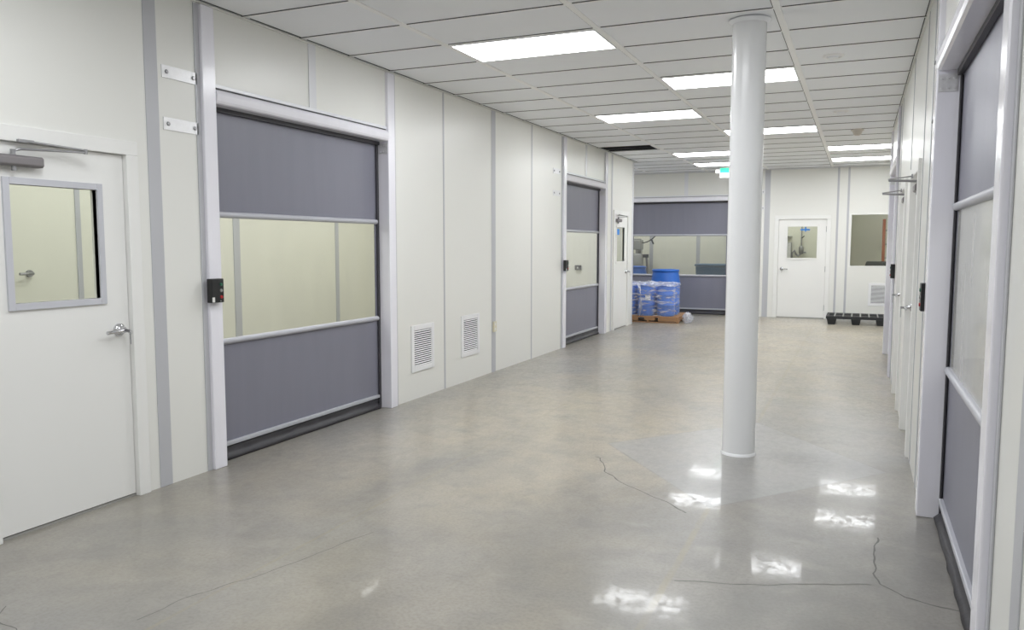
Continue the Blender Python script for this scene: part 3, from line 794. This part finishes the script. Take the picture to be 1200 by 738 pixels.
obj('tank', MB().lathe([(.10, .6), (.17, .7), (.17, 1.22), (.12, 1.27)], (0, -.10, 0), 28), M['greyb'], tm)
obj('motor', MB().box(-.15, .13, -.2, .06, 1.36, 1.60).box(-.11, .09, -.16, .04, 1.60, 1.63), M['greyb'], tm, .02)
obj('shaft', MB().lathe([(.025, 1.25), (.025, 1.36)], (0, -.08, 0), 14), M['steel'], tm)
obj('side_arm', MB().tube([(.17, -.10, 1.2), (.24, -.10, 1.2), (.26, -.10, 1.1), (.29, -.10, .55), (.29, -.10, .3)], .03, 10).box(.2, .32, -.14, -.06, .7, .78), M['closer'], tm)
obj('hose_clamp', MB().box(.14, .30, -.13, -.07, 1.17, 1.25), M['track'], tm, .005)
hs = MB(); pp = []
for i in range(17):
    f = i/16; pp.append((-.94+.40*f, 13.94, 1.53+.26*f*f))
pp.append((-.50, 13.94, 1.92)); pp.append((-.46, 13.94, 2.5)); pp.append((-.45, 13.94, H-.007))
hs.tube(pp, .013, 8)
ho = obj('air_hose', hs, M['black']); tag(ho, 'black hose looping from the ceiling to the mixer behind the far roll-up door', 'hose')
obj('hose_coupling', MB().tube([(-.72, 13.93, 1.62), (-.66, 13.92, 1.50)], .02, 10), M['track'], ho)

# wash station behind the far white door
ws = thing('pipe_assembly', 'chrome pipes and valve seen through the window of the far white door', 'pipes', (2.70, 13.795, 0))
obj('riser', MB().tube([(0, -.05, 1.45), (0, -.05, 2.2), (0, 0, 2.2)], .014, 10), M['steel'], ws)
obj('valve', MB().lathe([(.03, 1.28), (.05, 1.31), (.05, 1.42), (.03, 1.46)], (0, -.06, 0), 18).box(-.02, .10, -.09, -.03, 1.30, 1.335), M['steel'], ws, .003)
obj('elbow', MB().tube([(0, -.06, 1.30), (-.06, -.07, 1.24), (-.11, -.07, 1.28), (-.14, -.07, 1.36), (-.19, -.07, 1.30), (-.21, -.07, 1.12), (-.21, 0, 1.10)], .022, 12), M['steel'], ws)
obj('handle', MB().tube([(0, -.07, 1.63), (.06, -.09, 1.68)], .009, 8), M['track'], ws)
cb_ = thing('wall_cabinet', 'grey wall box beside the pipes behind the far white door', 'cabinet', (2.40, 13.795, 1.18))
obj('body', MB().box(-.12, .10, -.16, 0, 0, .36), M['steel'], cb_, .006)
obj('door', MB().box(-.11, .09, -.17, -.1605, .01, .35), M['lead'], cb_, .003)
obj('shelf', MB().box(-.12, .1, -.12, 0, .48, .495), M['steel'], cb_)

ld = thing('step_ladder', 'orange ladder leaning in the room behind the far window', 'ladder', (4.56, 13.9, 0))
for x in (-.2, .2):
    obj('rail', MB().prism([(-.04, 0), (.04, 0), (.50, 2.05), (.42, 2.05)], 'x', x-.03, x+.03), M['orange'], ld, .004)
for k in range(6):
    z = .3+k*.3; y = .46*z/2.05
    obj('rung', MB().box(-.17, .17, y-.03, y+.04, z-.012, z+.012), M['steel'], ld)
ch = thing('office_chair', 'dark office chair back showing at the bottom of the far window', 'chair', (4.22, 13.3, 0))
obj('base', MB().tube([(-.26, 0, .04), (.26, 0, .04)], .025).tube([(0, -.26, .04), (0, .26, .04)], .025), M['black'], ch)
obj('post', MB().lathe([(.03, .05), (.03, .45)], seg=14), M['black'], ch)
obj('seat', MB().box(-.24, .24, -.24, .24, .45, .53), M['dchair'], ch, .03)
obj('backrest', MB().prism([(-.24, .62), (.24, .62), (.25, .95), (.19, 1.14), (-.19, 1.14), (-.25, .95)], 'y', .18, .25), M['dchair'], ch, .02)
obj('back_bar', MB().box(-.04, .04, .20, .26, .5, .7), M['black'], ch)
# small fitting on the end wall seen through the second roll-up door
hk = thing('wall_switch', 'small dark switch box seen through the clear band of the farther left roll-up door', 'switch', (-1.02, 9.43, 1.05))
obj('box', MB().box(-.06, .06, -.05, 0, -.045, .045), M['track'], hk, .006)
obj('toggle', MB().box(-.01, .01, -.065, -.05, -.015, .015), M['label'], hk)

# ------------------------------------------------------------------ lamps of the parts of the building out of view
def area(x, y, s=1.0, w=1.15, d=.56):
    L = bpy.data.lights.new('room_lamp', 'AREA'); L.shape = 'RECTANGLE'; L.size = w; L.size_y = d
    L.energy = LIGHT*PI*w*d*s; L.color = LCOL
    o = bpy.data.objects.new('room_lamp', L); COL.objects.link(o); o.location = (x, y, H-.012)
for c, k in ((1, -2), (0, -5), (1, -8), (0, -11)): area(GX+GW*(c+.5), (k+.5)*T)
for y, s in ((-6, .8), (-3.6, .45), (-1.5, .35), (-.2, .75), (1.6, .8), (3.6, .8), (6.2, .9), (8.2, .9)): area(-1.3, y, s)
for y in (-5, -1.5, 2, 5.5): area(5.5, y, .55)
for x, y, q in ((-1.6, 13.4, .7), (.4, 13.4, .7), (2.6, 13.0, .6), (5.2, 13.3, .35), (-1.7, 10.8, .7), (5.7, 9.5, .7)): area(x, y, q)

wd = bpy.data.worlds.new('world'); bpy.context.scene.world = wd; wd.use_nodes = True
wd.node_tree.nodes['Background'].inputs[0].default_value = (.5, .5, .5, 1); wd.node_tree.nodes['Background'].inputs[1].default_value = .1

# ------------------------------------------------------------------ camera
F, YAW, PITCH, ROLL = 925.741, -.41305, -.0893665, .00095736
cam = bpy.data.cameras.new('camera'); co = bpy.data.objects.new('camera', cam); COL.objects.link(co)
cam.sensor_width = 36; cam.sensor_fit = 'HORIZONTAL'; cam.lens = F*36/1200; cam.clip_start = .02
cy, sy, cp, sp_ = math.cos(YAW), math.sin(YAW), math.cos(PITCH), math.sin(PITCH)
fwd = Vector((sy*cp, cy*cp, sp_)); r = Vector((cy, -sy, 0)); u = r.cross(fwd)
r2 = r*math.cos(ROLL)+u*math.sin(ROLL); u2 = u*math.cos(ROLL)-r*math.sin(ROLL)
m = Matrix((r2, u2, -fwd)).transposed().to_4x4(); m.translation = (3.8826, -4.9214, 1.4929); co.matrix_world = m
sc = bpy.context.scene; sc.camera = co
sc.view_settings.view_transform = 'Standard'; sc.view_settings.look = 'None'; sc.view_settings.gamma = 1; sc.view_settings.use_curve_mapping = False
sc.view_settings.exposure = 0.40
sc.cycles.use_denoising = True; sc.cycles.max_bounces = 12; sc.cycles.diffuse_bounces = 6; sc.cycles.transparent_max_bounces = 24
